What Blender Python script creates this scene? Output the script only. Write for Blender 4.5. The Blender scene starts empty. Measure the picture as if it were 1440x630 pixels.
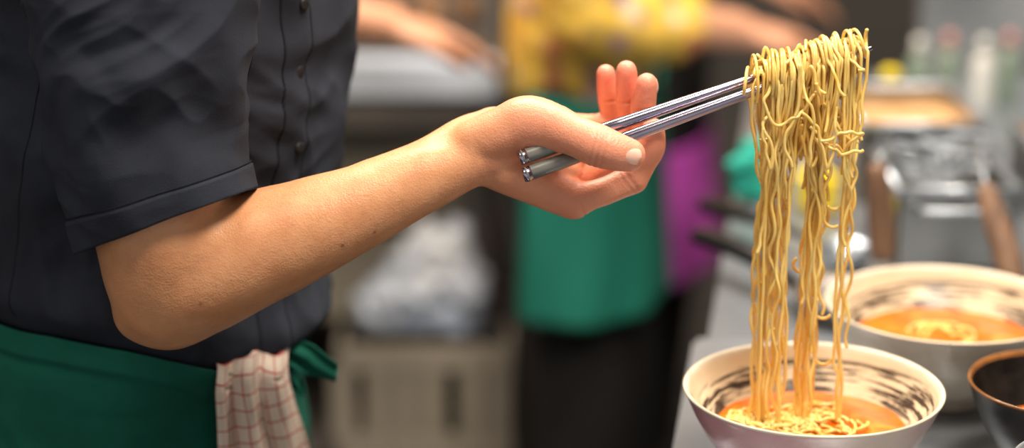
import bpy, bmesh, math, random
from mathutils import Vector, Matrix, noise
random.seed(7)
R = random.random
def U(a,b): return random.uniform(a,b)
scene = bpy.context.scene
COL = scene.collection

# ------------------------------------------------------------------ materials
def srgb(r,g,b):
    f=lambda c:(c/255/12.92) if c/255<=0.04045 else ((c/255+0.055)/1.055)**2.4
    return (f(r),f(g),f(b),1)
def newmat(name):
    m=bpy.data.materials.new(name); m.use_nodes=True
    nt=m.node_tree; b=nt.nodes['Principled BSDF']
    return m,nt,b
def mat(name,c1,c2=None,rough=0.5,metal=0.0,nscale=8,stretch=(1,1,1),bump=0.0,bscale=None,sss=0.0,sheen=0.0,coat=0.0,detail=4,spec=None,lo=.35,hi=.65,rvar=0.0):
    m,nt,b=newmat(name); N=nt.nodes; L=nt.links
    b.inputs['Roughness'].default_value=rough
    b.inputs['Metallic'].default_value=metal
    b.inputs['Coat Weight'].default_value=coat
    b.inputs['Sheen Weight'].default_value=sheen
    if spec is not None: b.inputs['Specular IOR Level'].default_value=spec
    if sss:
        b.inputs['Subsurface Weight'].default_value=sss
        b.inputs['Subsurface Radius'].default_value=(.012,.005,.003)
        b.inputs['Subsurface Scale'].default_value=1.0
    tc=N.new('ShaderNodeTexCoord'); mp=N.new('ShaderNodeMapping'); mp.inputs['Scale'].default_value=stretch
    L.new(tc.outputs['Object'],mp.inputs['Vector'])
    nz=N.new('ShaderNodeTexNoise'); nz.inputs['Scale'].default_value=nscale; nz.inputs['Detail'].default_value=detail
    L.new(mp.outputs[0],nz.inputs['Vector'])
    cr=N.new('ShaderNodeValToRGB'); cr.color_ramp.elements[0].position=lo; cr.color_ramp.elements[1].position=hi
    cr.color_ramp.elements[0].color=c1; cr.color_ramp.elements[1].color=c2 or c1
    L.new(nz.outputs['Fac'],cr.inputs['Fac']); L.new(cr.outputs['Color'],b.inputs['Base Color'])
    if rvar:
        mr=N.new('ShaderNodeMapRange'); mr.inputs[3].default_value=rough-rvar; mr.inputs[4].default_value=rough+rvar
        L.new(nz.outputs['Fac'],mr.inputs[0]); L.new(mr.outputs[0],b.inputs['Roughness'])
    if bump:
        n2=N.new('ShaderNodeTexNoise'); n2.inputs['Scale'].default_value=bscale or nscale*4; n2.inputs['Detail'].default_value=3
        L.new(mp.outputs[0],n2.inputs['Vector'])
        bp=N.new('ShaderNodeBump'); bp.inputs['Strength'].default_value=bump; bp.inputs['Distance'].default_value=0.001
        L.new(n2.outputs['Fac'],bp.inputs['Height']); L.new(bp.outputs[0],b.inputs['Normal'])
    return m

def skin_material(name,base,dark,pink):
    m,nt,b=newmat(name); N=nt.nodes; L=nt.links
    b.inputs['Roughness'].default_value=.44
    b.inputs['Subsurface Weight'].default_value=.10
    b.inputs['Subsurface Radius'].default_value=(.007,.0028,.0014); b.inputs['Subsurface Scale'].default_value=1
    tc=N.new('ShaderNodeTexCoord')
    nz=N.new('ShaderNodeTexNoise'); nz.inputs['Scale'].default_value=24; nz.inputs['Detail'].default_value=8; nz.inputs['Roughness'].default_value=.65
    L.new(tc.outputs['Object'],nz.inputs['Vector'])
    cr=N.new('ShaderNodeValToRGB'); cr.color_ramp.elements[0].position=.3; cr.color_ramp.elements[1].position=.7
    cr.color_ramp.elements[0].color=dark; cr.color_ramp.elements[1].color=base
    L.new(nz.outputs['Fac'],cr.inputs['Fac'])
    at=N.new('ShaderNodeAttribute'); at.attribute_name='flush'
    sp=N.new('ShaderNodeSeparateColor'); L.new(at.outputs['Color'],sp.inputs[0])
    mx=N.new('ShaderNodeMix'); mx.data_type='RGBA'; L.new(sp.outputs[0],mx.inputs[0]); L.new(cr.outputs[0],mx.inputs[6]); mx.inputs[7].default_value=pink
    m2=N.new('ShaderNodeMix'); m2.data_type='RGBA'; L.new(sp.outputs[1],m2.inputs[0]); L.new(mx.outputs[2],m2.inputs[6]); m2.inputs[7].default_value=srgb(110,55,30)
    L.new(m2.outputs[2],b.inputs['Base Color'])
    n2=N.new('ShaderNodeTexVoronoi'); n2.inputs['Scale'].default_value=700
    L.new(tc.outputs['Object'],n2.inputs['Vector'])
    n3=N.new('ShaderNodeTexNoise'); n3.inputs['Scale'].default_value=160; n3.inputs['Detail'].default_value=4
    L.new(tc.outputs['Object'],n3.inputs['Vector'])
    ad=N.new('ShaderNodeMath'); ad.operation='MULTIPLY_ADD'; L.new(n2.outputs['Distance'],ad.inputs[0]); ad.inputs[1].default_value=.5; L.new(n3.outputs['Fac'],ad.inputs[2])
    bp=N.new('ShaderNodeBump'); bp.inputs['Strength'].default_value=.4; bp.inputs['Distance'].default_value=.0009
    L.new(ad.outputs[0],bp.inputs['Height']); L.new(bp.outputs[0],b.inputs['Normal'])
    return m

M_skin=skin_material('skin_tan',srgb(226,168,124),srgb(202,138,96),srgb(230,146,122))
M_skin_bg=skin_material('skin_background',srgb(216,162,132),srgb(200,144,114),srgb(205,130,105))
M_nail=mat('fingernail',srgb(238,184,164),srgb(242,196,178),rough=.25,sss=.05)
M_armhair=mat('fine_arm_hair',srgb(120,80,50),srgb(150,105,70),rough=.4)
M_shirt=mat('charcoal_twill',srgb(34,38,48),srgb(46,51,63),rough=.9,nscale=14,bump=.35,bscale=900,spec=.25)
M_seam=mat('charcoal_thread',srgb(20,22,28),rough=.9,spec=.2)
M_button=mat('black_button',srgb(12,13,16),rough=.55)
M_apron=mat('green_canvas',srgb(6,80,66),srgb(12,98,82),rough=.85,nscale=12,bump=.4,bscale=800,spec=.3)
M_apron_bg=mat('green_apron_cotton',srgb(12,114,98),srgb(20,130,112),rough=.85,nscale=6)
M_purple=mat('purple_apron_cotton',srgb(200,76,194),srgb(214,92,208),rough=.8,nscale=6)
M_trous=mat('black_trousers',srgb(22,21,23),srgb(30,28,30),rough=.9,nscale=6)
M_shoe=mat('black_leather',srgb(15,14,14),srgb(25,24,24),rough=.4)
M_hair=mat('dark_hair',srgb(30,20,15),srgb(55,38,26),rough=.5,nscale=60,stretch=(1,1,.1))
M_eye=mat('eye_white',srgb(235,232,228),rough=.2)
M_iris=mat('brown_iris',srgb(60,35,20),rough=.15)
M_lip=mat('lips',srgb(180,95,85),rough=.4)
M_steelrod=mat('polished_steel_rod',srgb(186,180,200),srgb(160,154,176),rough=.18,metal=1,nscale=20)
M_grip=mat('grey_grip_coating',srgb(122,122,118),srgb(136,136,130),rough=.38,metal=.35,nscale=40)
M_steel=mat('brushed_steel',srgb(144,152,162),srgb(166,173,182),rough=.3,metal=.7,nscale=5,bump=.08,bscale=120,rvar=.06)
M_pan=mat('pan_steel',srgb(145,146,144),srgb(168,168,166),rough=.2,metal=.92,nscale=9,rvar=.08)
M_steel_dk=mat('worn_dark_steel',srgb(112,106,102),srgb(134,126,120),rough=.42,metal=.5,nscale=7,rvar=.06)
M_edge_highlight=mat('painted_edge_highlight',srgb(212,226,248),srgb(224,234,250),rough=.4,metal=0,nscale=3)  # near-white blue paints in the highlight along the counter's steel edge
M_cab=mat('dark_brown_cabinet',srgb(46,34,29),srgb(58,44,37),rough=.6,nscale=3)
M_wood=mat('worn_wood',srgb(94,68,50),srgb(128,95,70),rough=.6,nscale=14,stretch=(4,4,.6))
M_black=mat('black_plastic',srgb(18,18,20),srgb(26,26,28),rough=.35)
M_turq=mat('turquoise_cloth',srgb(20,145,130),srgb(30,165,148),rough=.8)
M_bag=mat('white_plastic_bag',srgb(170,184,208),srgb(228,230,236),rough=.4,nscale=9)
M_crate=mat('grey_crate_plastic',srgb(142,134,122),srgb(160,150,136),rough=.6,nscale=5)
M_broth=mat('tan_broth',srgb(190,145,95),srgb(215,170,120),rough=.25,nscale=30)
M_yel=mat('yellow_plastic',srgb(225,200,30),rough=.4)
M_white=mat('white_plastic',srgb(205,205,200),rough=.4)
M_glass=mat('greenish_glass',srgb(110,128,115),srgb(140,152,138),rough=.15)
M_redcap=mat('pink_cap',srgb(190,130,125),rough=.4)
M_greyglaze=mat('grey_glaze',srgb(120,124,128),srgb(150,152,154),rough=.35,nscale=20)

def floral():
    m,nt,b=newmat('yellow_floral_cotton'); N=nt.nodes; L=nt.links
    b.inputs['Roughness'].default_value=.85
    tc=N.new('ShaderNodeTexCoord')
    v=N.new('ShaderNodeTexVoronoi'); v.inputs['Scale'].default_value=32; L.new(tc.outputs['Object'],v.inputs['Vector'])
    cr=N.new('ShaderNodeValToRGB')
    cr.color_ramp.elements[0].position=.38; cr.color_ramp.elements[0].color=(1,1,1,1)
    cr.color_ramp.elements[1].position=.52; cr.color_ramp.elements[1].color=(0,0,0,1)
    L.new(v.outputs['Distance'],cr.inputs[0])
    c2=N.new('ShaderNodeValToRGB'); c2.color_ramp.interpolation='CONSTANT'
    e=c2.color_ramp.elements; e[0].position=0; e[0].color=srgb(226,190,96); e[1].position=.38; e[1].color=srgb(160,125,158)
    x=e.new(.6); x.color=srgb(200,110,95); x=e.new(.75); x.color=srgb(240,220,190)
    sp=N.new('ShaderNodeSeparateColor'); L.new(v.outputs['Color'],sp.inputs[0]); L.new(sp.outputs[0],c2.inputs[0])
    mx=N.new('ShaderNodeMix'); mx.data_type='RGBA'; L.new(cr.outputs[0],mx.inputs[0]); mx.inputs[6].default_value=srgb(236,194,80); L.new(c2.outputs[0],mx.inputs[7])
    L.new(mx.outputs[2],b.inputs['Base Color'])
    return m
M_floral=floral()

def towelmat():
    m,nt,b=newmat('checked_tea_towel'); N=nt.nodes; L=nt.links
    b.inputs['Roughness'].default_value=.9
    uv=N.new('ShaderNodeUVMap')
    br=N.new('ShaderNodeTexBrick'); br.offset=0; br.inputs['Scale'].default_value=1
    br.inputs['Color1'].default_value=srgb(216,202,188); br.inputs['Color2'].default_value=srgb(224,210,198)
    br.inputs['Mortar'].default_value=srgb(184,84,74); br.inputs['Mortar Size'].default_value=.0007; br.inputs['Mortar Smooth'].default_value=.4
    br.inputs['Brick Width'].default_value=.0125; br.inputs['Row Height'].default_value=.0125
    L.new(uv.outputs[0],br.inputs['Vector']); 
    L.new(br.outputs['Color'],b.inputs['Base Color'])
    nz=N.new('ShaderNodeTexNoise'); nz.inputs['Scale'].default_value=900; L.new(uv.outputs[0],nz.inputs['Vector'])
    bp=N.new('ShaderNodeBump'); bp.inputs['Strength'].default_value=.5; bp.inputs['Distance'].default_value=.001
    L.new(nz.outputs[0],bp.inputs['Height']); L.new(bp.outputs[0],b.inputs['Normal'])
    return m
M_towel=towelmat()

def bowl_inner():
    m,nt,b=newmat('brushed_glaze_inside'); N=nt.nodes; L=nt.links
    b.inputs['Roughness'].default_value=.34
    tc=N.new('ShaderNodeTexCoord'); sp=N.new('ShaderNodeSeparateXYZ'); L.new(tc.outputs['Object'],sp.inputs[0])
    at=N.new('ShaderNodeMath'); at.operation='ARCTAN2'; L.new(sp.outputs['Y'],at.inputs[0]); L.new(sp.outputs['X'],at.inputs[1])
    zz=N.new('ShaderNodeMath'); zz.operation='MULTIPLY_ADD'; L.new(at.outputs[0],zz.inputs[0]); zz.inputs[1].default_value=.003; L.new(sp.outputs['Z'],zz.inputs[2])
    cb=N.new('ShaderNodeCombineXYZ')
    s1=N.new('ShaderNodeMath'); s1.operation='MULTIPLY'; s1.inputs[1].default_value=1.6; L.new(at.outputs[0],s1.inputs[0])
    s2=N.new('ShaderNodeMath'); s2.operation='MULTIPLY'; s2.inputs[1].default_value=260; L.new(zz.outputs[0],s2.inputs[0])
    L.new(s1.outputs[0],cb.inputs[0]); L.new(s2.outputs[0],cb.inputs[1])
    nz=N.new('ShaderNodeTexNoise'); nz.inputs['Scale'].default_value=1; nz.inputs['Detail'].default_value=6; nz.inputs['Roughness'].default_value=.65
    L.new(cb.outputs[0],nz.inputs['Vector'])
    st=N.new('ShaderNodeValToRGB'); st.color_ramp.elements[0].position=.46; st.color_ramp.elements[1].position=.54
    L.new(nz.outputs[0],st.inputs[0])
    bm=N.new('ShaderNodeValToRGB'); e=bm.color_ramp.elements
    e[0].position=.58; e[0].color=(0,0,0,1); e[1].position=.66; e[1].color=(1,1,1,1)
    x=e.new(.90); x.color=(1,1,1,1); x=e.new(.94); x.color=(0,0,0,1)
    sc=N.new('ShaderNodeMath'); sc.operation='MULTIPLY'; sc.inputs[1].default_value=1/.0825; L.new(zz.outputs[0],sc.inputs[0]); L.new(sc.outputs[0],bm.inputs[0])
    mu=N.new('ShaderNodeMath'); mu.operation='MULTIPLY'; L.new(st.outputs[0],mu.inputs[0]); L.new(bm.outputs[0],mu.inputs[1])
    n3=N.new('ShaderNodeTexNoise'); n3.inputs['Scale'].default_value=30; L.new(tc.outputs['Object'],n3.inputs['Vector'])
    c3=N.new('ShaderNodeValToRGB'); c3.color_ramp.elements[0].color=srgb(200,178,146); c3.color_ramp.elements[1].color=srgb(224,206,178)
    L.new(n3.outputs[0],c3.inputs[0])
    mx=N.new('ShaderNodeMix'); mx.data_type='RGBA'; L.new(mu.outputs[0],mx.inputs[0]); L.new(c3.outputs[0],mx.inputs[6]); mx.inputs[7].default_value=srgb(60,47,38)
    L.new(mx.outputs[2],b.inputs['Base Color'])
    return m
M_bowl_in=bowl_inner()
M_bowl_out=mat('cream_speckled_glaze',srgb(202,190,170),srgb(218,207,188),rough=.3,nscale=40)
M_bowl_out_pink=mat('cream_rose_glaze',srgb(208,150,160),srgb(212,192,178),rough=.25,nscale=6,coat=.2,detail=1,lo=.40,hi=.62)
M_darkglaze=mat('black_tenmoku_glaze',srgb(14,12,12),srgb(34,29,26),rough=.35,nscale=60,spec=.35)
M_rimbrown=mat('brown_rim_glaze',srgb(120,78,40),srgb(150,100,55),rough=.25,nscale=50)

def soupmat():
    m,nt,b=newmat('spicy_broth'); N=nt.nodes; L=nt.links
    b.inputs['Roughness'].default_value=.3; b.inputs['Specular IOR Level'].default_value=.2
    tc=N.new('ShaderNodeTexCoord')
    nz=N.new('ShaderNodeTexNoise'); nz.inputs['Scale'].default_value=34; nz.inputs['Detail'].default_value=4; nz.inputs['Distortion'].default_value=1.2
    L.new(tc.outputs['Object'],nz.inputs['Vector'])
    cr=N.new('ShaderNodeValToRGB'); e=cr.color_ramp.elements; e[0].position=.3; e[0].color=srgb(178,76,4); e[1].position=.76; e[1].color=srgb(214,130,36)
    x=e.new(.5); x.color=srgb(196,96,8)
    L.new(nz.outputs[0],cr.inputs[0])
    v=N.new('ShaderNodeTexVoronoi'); v.inputs['Scale'].default_value=150; L.new(tc.outputs['Object'],v.inputs['Vector'])
    c2=N.new('ShaderNodeValToRGB'); c2.color_ramp.elements[0].position=.1; c2.color_ramp.elements[0].color=(1,1,1,1); c2.color_ramp.elements[1].position=.22; c2.color_ramp.elements[1].color=(0,0,0,1)
    L.new(v.outputs['Distance'],c2.inputs[0])
    mx=N.new('ShaderNodeMix'); mx.data_type='RGBA'; L.new(c2.outputs[0],mx.inputs[0]); L.new(cr.outputs[0],mx.inputs[6]); mx.inputs[7].default_value=srgb(184,66,2)
    L.new(mx.outputs[2],b.inputs['Base Color'])
    bp=N.new('ShaderNodeBump'); bp.inputs['Strength'].default_value=.4; bp.inputs['Distance'].default_value=.002
    L.new(nz.outputs[0],bp.inputs['Height']); L.new(bp.outputs[0],b.inputs['Normal'])
    return m
M_soup=soupmat()
M_noodle=mat('egg_noodle',srgb(232,188,96),srgb(245,214,134),rough=.34,nscale=30,sss=.2,coat=.2)

# ------------------------------------------------------------------ helpers
def root(name,loc=(0,0,0)):
    o=bpy.data.objects.new(name,None); o.empty_display_size=.05; o.location=loc; COL.objects.link(o); return o
def attach(o,parent):
    if parent:
        o.parent=parent; o.matrix_parent_inverse=Matrix.Translation(parent.location).inverted()
def add(name,me,mats,parent=None,loc=(0,0,0),smooth=True):
    o=bpy.data.objects.new(name,me); o.location=loc; COL.objects.link(o)
    if not isinstance(mats,(list,tuple)): mats=[mats]
    if len(me.materials)==0:
        for m in mats: me.materials.append(m)
    if smooth: me.shade_smooth()
    attach(o,parent); return o
def capsule(bm,a,b,r1,r2,seg=16,hr=5):
    a=Vector(a); b=Vector(b); d=b-a
    if d.length<1e-6: d=Vector((0,0,1e-4)); b=a+d
    d.normalize(); u=d.orthogonal().normalized(); v=d.cross(u)
    rings=[]
    for i in range(1,hr+1):
        an=-math.pi/2+ (math.pi/2)*i/hr; rings.append((a+d*(math.sin(an)*r1),r1*math.cos(an)))
    for i in range(0,hr):
        an=(math.pi/2)*i/hr; rings.append((b+d*(math.sin(an)*r2),r2*math.cos(an)))
    vs=[]
    s=bm.verts.new(a-d*r1); e=bm.verts.new(b+d*r2)
    for c,r in rings:
        vs.append([bm.verts.new(c+(u*math.cos(2*math.pi*k/seg)+v*math.sin(2*math.pi*k/seg))*r) for k in range(seg)])
    for k in range(seg):
        bm.faces.new((s,vs[0][(k+1)%seg],vs[0][k])); bm.faces.new((e,vs[-1][k],vs[-1][(k+1)%seg]))
    for i in range(len(vs)-1):
        for k in range(seg):
            bm.faces.new((vs[i][k],vs[i][(k+1)%seg],vs[i+1][(k+1)%seg],vs[i+1][k]))
def catmull(pts,res,cyclic=False):
    n=len(pts); out=[]
    if res<=1 or n<3: return [tuple(p) for p in pts]
    segs=n if cyclic else n-1; D=len(pts[0])
    for i in range(segs):
        if cyclic: P=[pts[(i+k-1)%n] for k in range(4)]
        else: P=[pts[max(0,min(n-1,i+k-1))] for k in range(4)]
        for s in range(res):
            t=s/res; t2=t*t; t3=t2*t
            out.append(tuple(.5*((2*P[1][d])+(-P[0][d]+P[2][d])*t+(2*P[0][d]-5*P[1][d]+4*P[2][d]-P[3][d])*t2+(-P[0][d]+3*P[1][d]-3*P[2][d]+P[3][d])*t3) for d in range(D)))
    if not cyclic: out.append(tuple(pts[-1]))
    return out
BLOBS=[]
def blob(name,chains,voxel,smooth,material,parent=None,xf=None,post=None,sub=1):
    bm=bmesh.new()
    for ch in chains:
        ch=[tuple(q) for q in ch]
        if len(ch)==1: ch=[ch[0],(ch[0][0],ch[0][1],ch[0][2]+.0005,ch[0][3])]
        if sub>1: ch=catmull(ch,sub)
        for p,q in zip(ch[:-1],ch[1:]): capsule(bm,p[:3],q[:3],p[3],q[3],seg=24 if sub>1 else 16)
    if xf: bm.transform(xf)
    me=bpy.data.meshes.new(name); bm.to_mesh(me); bm.free()
    o=add(name,me,material,parent)
    r=o.modifiers.new('r','REMESH'); r.mode='VOXEL'; r.voxel_size=voxel; r.use_smooth_shade=True
    s=o.modifiers.new('s','SMOOTH'); s.factor=.5; s.iterations=smooth
    if post: BLOBS.append((o,post))
    return o
def displace(o,fn):
    """move every vertex along its own normal by fn(point, index)"""
    vs=o.data.vertices; P=[v.co.copy() for v in vs]; Nn=[v.normal.copy() for v in vs]; flat=[]
    for i,(p,n) in enumerate(zip(P,Nn)):
        q=p+n*fn(p,i); flat+= (q.x,q.y,q.z)
    vs.foreach_set('co',flat); o.data.update()
def flush_blobs():
    bpy.context.view_layer.update()
    dg=bpy.context.evaluated_depsgraph_get()
    new=[(o,post,bpy.data.meshes.new_from_object(o.evaluated_get(dg))) for o,post in BLOBS]
    for o,post,me in new:
        o.modifiers.clear(); o.data=me; me.shade_smooth(); post(o)
def loft(name,rings,material,parent=None,closed=True,cap0=False,cap1=False,loc=(0,0,0),uv=None):
    n=len(rings[0]); vs=[tuple(p) for r in rings for p in r]; fs=[]
    for i in range(len(rings)-1):
        for k in range(n if closed else n-1):
            k2=(k+1)%n; fs.append((i*n+k,i*n+k2,(i+1)*n+k2,(i+1)*n+k))
    if cap0: fs.append(tuple(range(n-1,-1,-1)))
    if cap1: fs.append(tuple((len(rings)-1)*n+k for k in range(n)))
    me=bpy.data.meshes.new(name); me.from_pydata(vs,[],fs)
    if uv:
        ul=me.uv_layers.new(name='UVMap')
        for lp in me.loops: ul.data[lp.index].uv=uv(lp.vertex_index//n,lp.vertex_index%n)
    me.update()
    return add(name,me,material,parent,loc)
def solid(o,t,off=-1):
    s=o.modifiers.new('solid','SOLIDIFY'); s.thickness=t; s.offset=off; return o
def box(name,lo,hi,material,parent=None,bev=.003,rot=None):
    bm=bmesh.new(); bmesh.ops.create_cube(bm,size=1)
    c=[(a+b)/2 for a,b in zip(lo,hi)]; s=[b-a for a,b in zip(lo,hi)]
    for v in bm.verts: v.co=Vector((v.co.x*s[0],v.co.y*s[1],v.co.z*s[2]))
    if bev: bmesh.ops.bevel(bm,geom=bm.edges[:],offset=min(bev,min(s)*.4),segments=2,affect='EDGES')
    if rot: bm.transform(rot)
    bm.transform(Matrix.Translation(c))
    me=bpy.data.meshes.new(name); bm.to_mesh(me); bm.free()
    return add(name,me,material,parent,smooth=False)
def prism(name,pts,z0,z1,material,parent=None,bev=.003):
    bm=bmesh.new(); a=[bm.verts.new((x,y,z0)) for x,y in pts]; b=[bm.verts.new((x,y,z1)) for x,y in pts]; n=len(pts)
    bm.faces.new(a[::-1]); bm.faces.new(b)
    for i in range(n): bm.faces.new((a[i],a[(i+1)%n],b[(i+1)%n],b[i]))
    bmesh.ops.recalc_face_normals(bm,faces=bm.faces[:])
    if bev: bmesh.ops.bevel(bm,geom=bm.edges[:],offset=bev,segments=2,affect='EDGES')
    me=bpy.data.meshes.new(name); bm.to_mesh(me); bm.free()
    return add(name,me,material,parent,smooth=False)
def tube(name,paths,rad,material,parent=None,cyclic=False,res=3,sides=10):
    vs=[];fs=[]
    cs_=[(math.cos(2*math.pi*k/sides),math.sin(2*math.pi*k/sides)) for k in range(sides)]
    for p in paths:
        P=catmull([tuple(q) if len(q)>3 else (*q,rad) for q in p],res,cyclic)
        Q=[]
        for q in P:
            if Q and (Vector(q[:3])-Vector(Q[-1][:3])).length<1e-6: continue
            Q.append(q)
        n=len(Q); C=[Vector(q[:3]) for q in Q]; u=None; base=len(vs)
        for i in range(n):
            a=C[(i-1)%n] if cyclic else C[max(0,i-1)]; b=C[(i+1)%n] if cyclic else C[min(n-1,i+1)]
            d=(b-a); d=d.normalized() if d.length>1e-9 else Vector((0,0,1))
            if u is None: u=d.orthogonal().normalized()
            else:
                u=u-d*u.dot(d); u=u.normalized() if u.length>1e-6 else d.orthogonal().normalized()
            v=d.cross(u); r=Q[i][3]; c0=C[i]
            for cx,sx in cs_: vs.append((c0.x+(u.x*cx+v.x*sx)*r,c0.y+(u.y*cx+v.y*sx)*r,c0.z+(u.z*cx+v.z*sx)*r))
        for i in range(n if cyclic else n-1):
            j=(i+1)%n
            off=0
            if cyclic and j==0:
                v0=Vector(vs[base+i*sides]); off=min(range(sides),key=lambda k:(Vector(vs[base+k])-v0).length)
            for k in range(sides):
                k2=(k+1)%sides
                fs.append((base+i*sides+k,base+i*sides+k2,base+j*sides+(k2+off)%sides,base+j*sides+(k+off)%sides))
        if not cyclic:
            fs.append(tuple(base+k for k in range(sides-1,-1,-1))); fs.append(tuple(base+(n-1)*sides+k for k in range(sides)))
    me=bpy.data.meshes.new(name); me.from_pydata(vs,[],fs); me.update()
    return add(name,me,material,parent)
def revolve(name,prof,mats,split=None,seg=112,parent=None,loc=(0,0,0),wob=0):
    vs=[];fs=[];mi=[]
    for i,(r,z) in enumerate(prof):
        for k in range(seg):
            a=2*math.pi*k/seg
            w=1+wob*noise.noise(Vector((math.cos(a)*1.5,math.sin(a)*1.5,z*8)))
            vs.append((max(r,1e-5)*w*math.cos(a),max(r,1e-5)*w*math.sin(a),z+ (wob*.03*noise.noise(Vector((math.cos(a),math.sin(a),4))) if r>.05 else 0)))
    for i in range(len(prof)-1):
        for k in range(seg):
            k2=(k+1)%seg; fs.append((i*seg+k,i*seg+k2,(i+1)*seg+k2,(i+1)*seg+k)); 
            mi.append(0 if split is None else sum(1 for s in split if i>=s))
    me=bpy.data.meshes.new(name); me.from_pydata(vs,[],fs)
    for m in mats: me.materials.append(m)
    me.polygons.foreach_set('material_index',mi)
    me.update()
    return add(name,me,mats,parent,loc)
def lerp(a,b,t): return a+(b-a)*t
def sstep(t): t=max(0,min(1,t)); return t*t*(3-2*t)
def table(tb,z):
    if z<=tb[0][0]: return tb[0][1:]
    for a,b in zip(tb[:-1],tb[1:]):
        if z<=b[0]:
            t=(z-a[0])/(b[0]-a[0]); return tuple(lerp(p,q,t) for p,q in zip(a[1:],b[1:]))
    return tb[-1][1:]
# ------------------------------------------------------------------ room
M_floor=mat('dark_floor_tile',srgb(52,48,45),srgb(66,60,56),rough=.4,nscale=3)
M_wall=mat('grey_brown_wall',srgb(84,80,76),srgb(98,94,90),rough=.7,nscale=2)
M_ceil=mat('white_ceiling',srgb(205,200,190),rough=.9)
box('floor',(-3,-3,-.1),(3,3,0),M_floor,bev=0)
box('wall_back',(-3,2.6,0),(3,2.7,2.75),M_wall,bev=0)
box('wall_right',(2.4,-3,0),(2.5,2.6,2.75),M_wall,bev=0)
box('wall_left',(-2.5,-1,0),(-2.4,2.6,2.75),M_wall,bev=0)
box('ceiling',(-3,-3,2.75),(3,3,2.85),M_ceil,bev=0)
box('baseboard_back',(-2.4,2.58,0),(2.4,2.6,.1),M_steel_dk,bev=0)

# ------------------------------------------------------------------ counters
ex=lambda y:.117+.1475*y
c=root('stainless_prep_counter',(.5,0,.9))
prism('worktop',[(ex(-.55),-.55),(1.15,-.55),(1.15,.325),(ex(.325),.325)],.867,.905,M_steel,c,bev=.004)
prism('cabinet',[(ex(-.5)+.04,-.5),(1.12,-.5),(1.12,.30),(ex(.3)+.04,.30)],.08,.867,M_cab,c)
prism('plinth',[(ex(-.5)+.1,-.46),(1.1,-.46),(1.1,.28),(ex(.28)+.1,.28)],0,.08,M_black,c,bev=0)
c=root('stainless_side_counter',(.6,.8,.9))
prism('worktop',[(ex(.34)+.012,.34),(1.4,.34),(1.4,1.42),(ex(1.42)+.012,1.42)],.86,.897,M_steel,c,bev=.004)
prism('cabinet',[(ex(.36)+.05,.36),(1.36,.36),(1.36,1.40),(ex(1.4)+.05,1.40)],.08,.86,M_cab,c)
prism('plinth',[(ex(.36)+.1,.40),(1.3,.40),(1.3,1.36),(ex(1.36)+.1,1.36)],0,.08,M_black,c,bev=0)
c=root('steel_splashback',(.9,1.47,.9))
M_panel=mat('grey_steel_panel',srgb(100,106,112),srgb(146,150,154),rough=.45,metal=.3,nscale=5)
box('panel',(.575,1.45,.0),(1.9,1.48,1.55),M_panel,c)
box('top_lip',(.57,1.43,1.55),(1.91,1.50,1.57),M_steel,c)

c=root('back_prep_counter',(-.6,1.9,.5))
box('worktop',(-1.3,1.52,.855),(-.02,2.2,.884),M_steel_dk,c)
box('front_edge_highlight',(-1.3,1.505,.842),(-.02,1.575,.890),M_edge_highlight,c,bev=.003)  # added strip, its pale colour standing in for a highlight on the steel
box('front_rail',(-1.29,1.525,.79),(-.03,1.55,.842),M_steel_dk,c)
box('undershelf',(-1.28,1.56,.25),(-.03,2.18,.268),M_steel_dk,c)
for i,(x,y) in enumerate([(-1.26,1.56),(-.055,1.56),(-1.26,2.16),(-.055,2.16)]): box('leg_%d'%(i+1),(x-.02,y-.0,0),(x+.02,y+.03,.85),M_steel_dk,c)
box('drawer_unit',(-.30,1.60,.47),(-.035,2.1,.76),M_crate,c)
box('drawer_gap',(-.29,1.596,.612),(-.045,1.604,.62),M_black,c,bev=0)
box('back_panel',(-1.28,2.15,.0),(-.02,2.19,.8),M_cab,c)
CF=1.50
c=root('slotted_storage_crate',(-.14,1.55,.27))
box('base',(-.262,CF,.27),(-.0,CF+.30,.28),M_crate,c)
for i,(lo,hi) in enumerate([((-.262,CF,.28),(-.0,CF+.008,.315)),((-.262,CF,.42),(-.0,CF+.008,.462)),((-.262,CF+.292,.28),(0,CF+.3,.462)),((-.262,CF+.008,.28),(-.254,CF+.292,.462)),((-.008,CF+.008,.28),(0,CF+.292,.462))]):
    box('side_%d'%(i+1),lo,hi,M_crate,c,bev=.002)
for i,x in enumerate([-.255,-.20,-.16,-.12,-.06,-.02]): box('slat_%d'%(i+1),(x-.018,CF+.001,.31),(x+.016,CF+.007,.425),M_crate,c,bev=.001)
def crumple(name,chains,material,parent,amp,voxel=.008,fr=12,sm=3):
    def post(o):
        displace(o,lambda p,i: amp*(abs(noise.noise(Vector((p.x*fr,p.y*fr,p.z*fr)))+.5*noise.noise(p*fr*2.3))*2-.5))
    return blob(name,chains,voxel,sm,material,parent,post=post)
c=root('plastic_bag',(-.14,1.55,.47))
crumple('bag_body',[[(-.205,1.55,.498,.034),(-.07,1.55,.50,.036)],[(-.185,1.55,.52,.040),(-.13,1.55,.60,.032),(-.13,1.545,.638,.014)],[(-.07,1.55,.53,.038),(-.09,1.55,.60,.034),(-.08,1.55,.63,.020)],[(-.15,1.55,.54,.042),(-.10,1.55,.60,.035)]],M_bag,c,.012,voxel=.005,fr=16)
c=root('tray_of_ingredients',(-.2,1.75,.9))
box('tray',(-.42,1.66,.886),(-.06,1.95,.90),M_steel_dk,c)
crumple('ingredients',[[(-.37+.06*i,U(1.70,1.88),.919,.024)] for i in range(6)]+[[(-.36+.06*i,U(1.70,1.88),.924,.020)] for i in range(5)],mat('orange_brown_food',srgb(130,90,60),srgb(170,130,90),rough=.5,nscale=20),c,.004)
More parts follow.
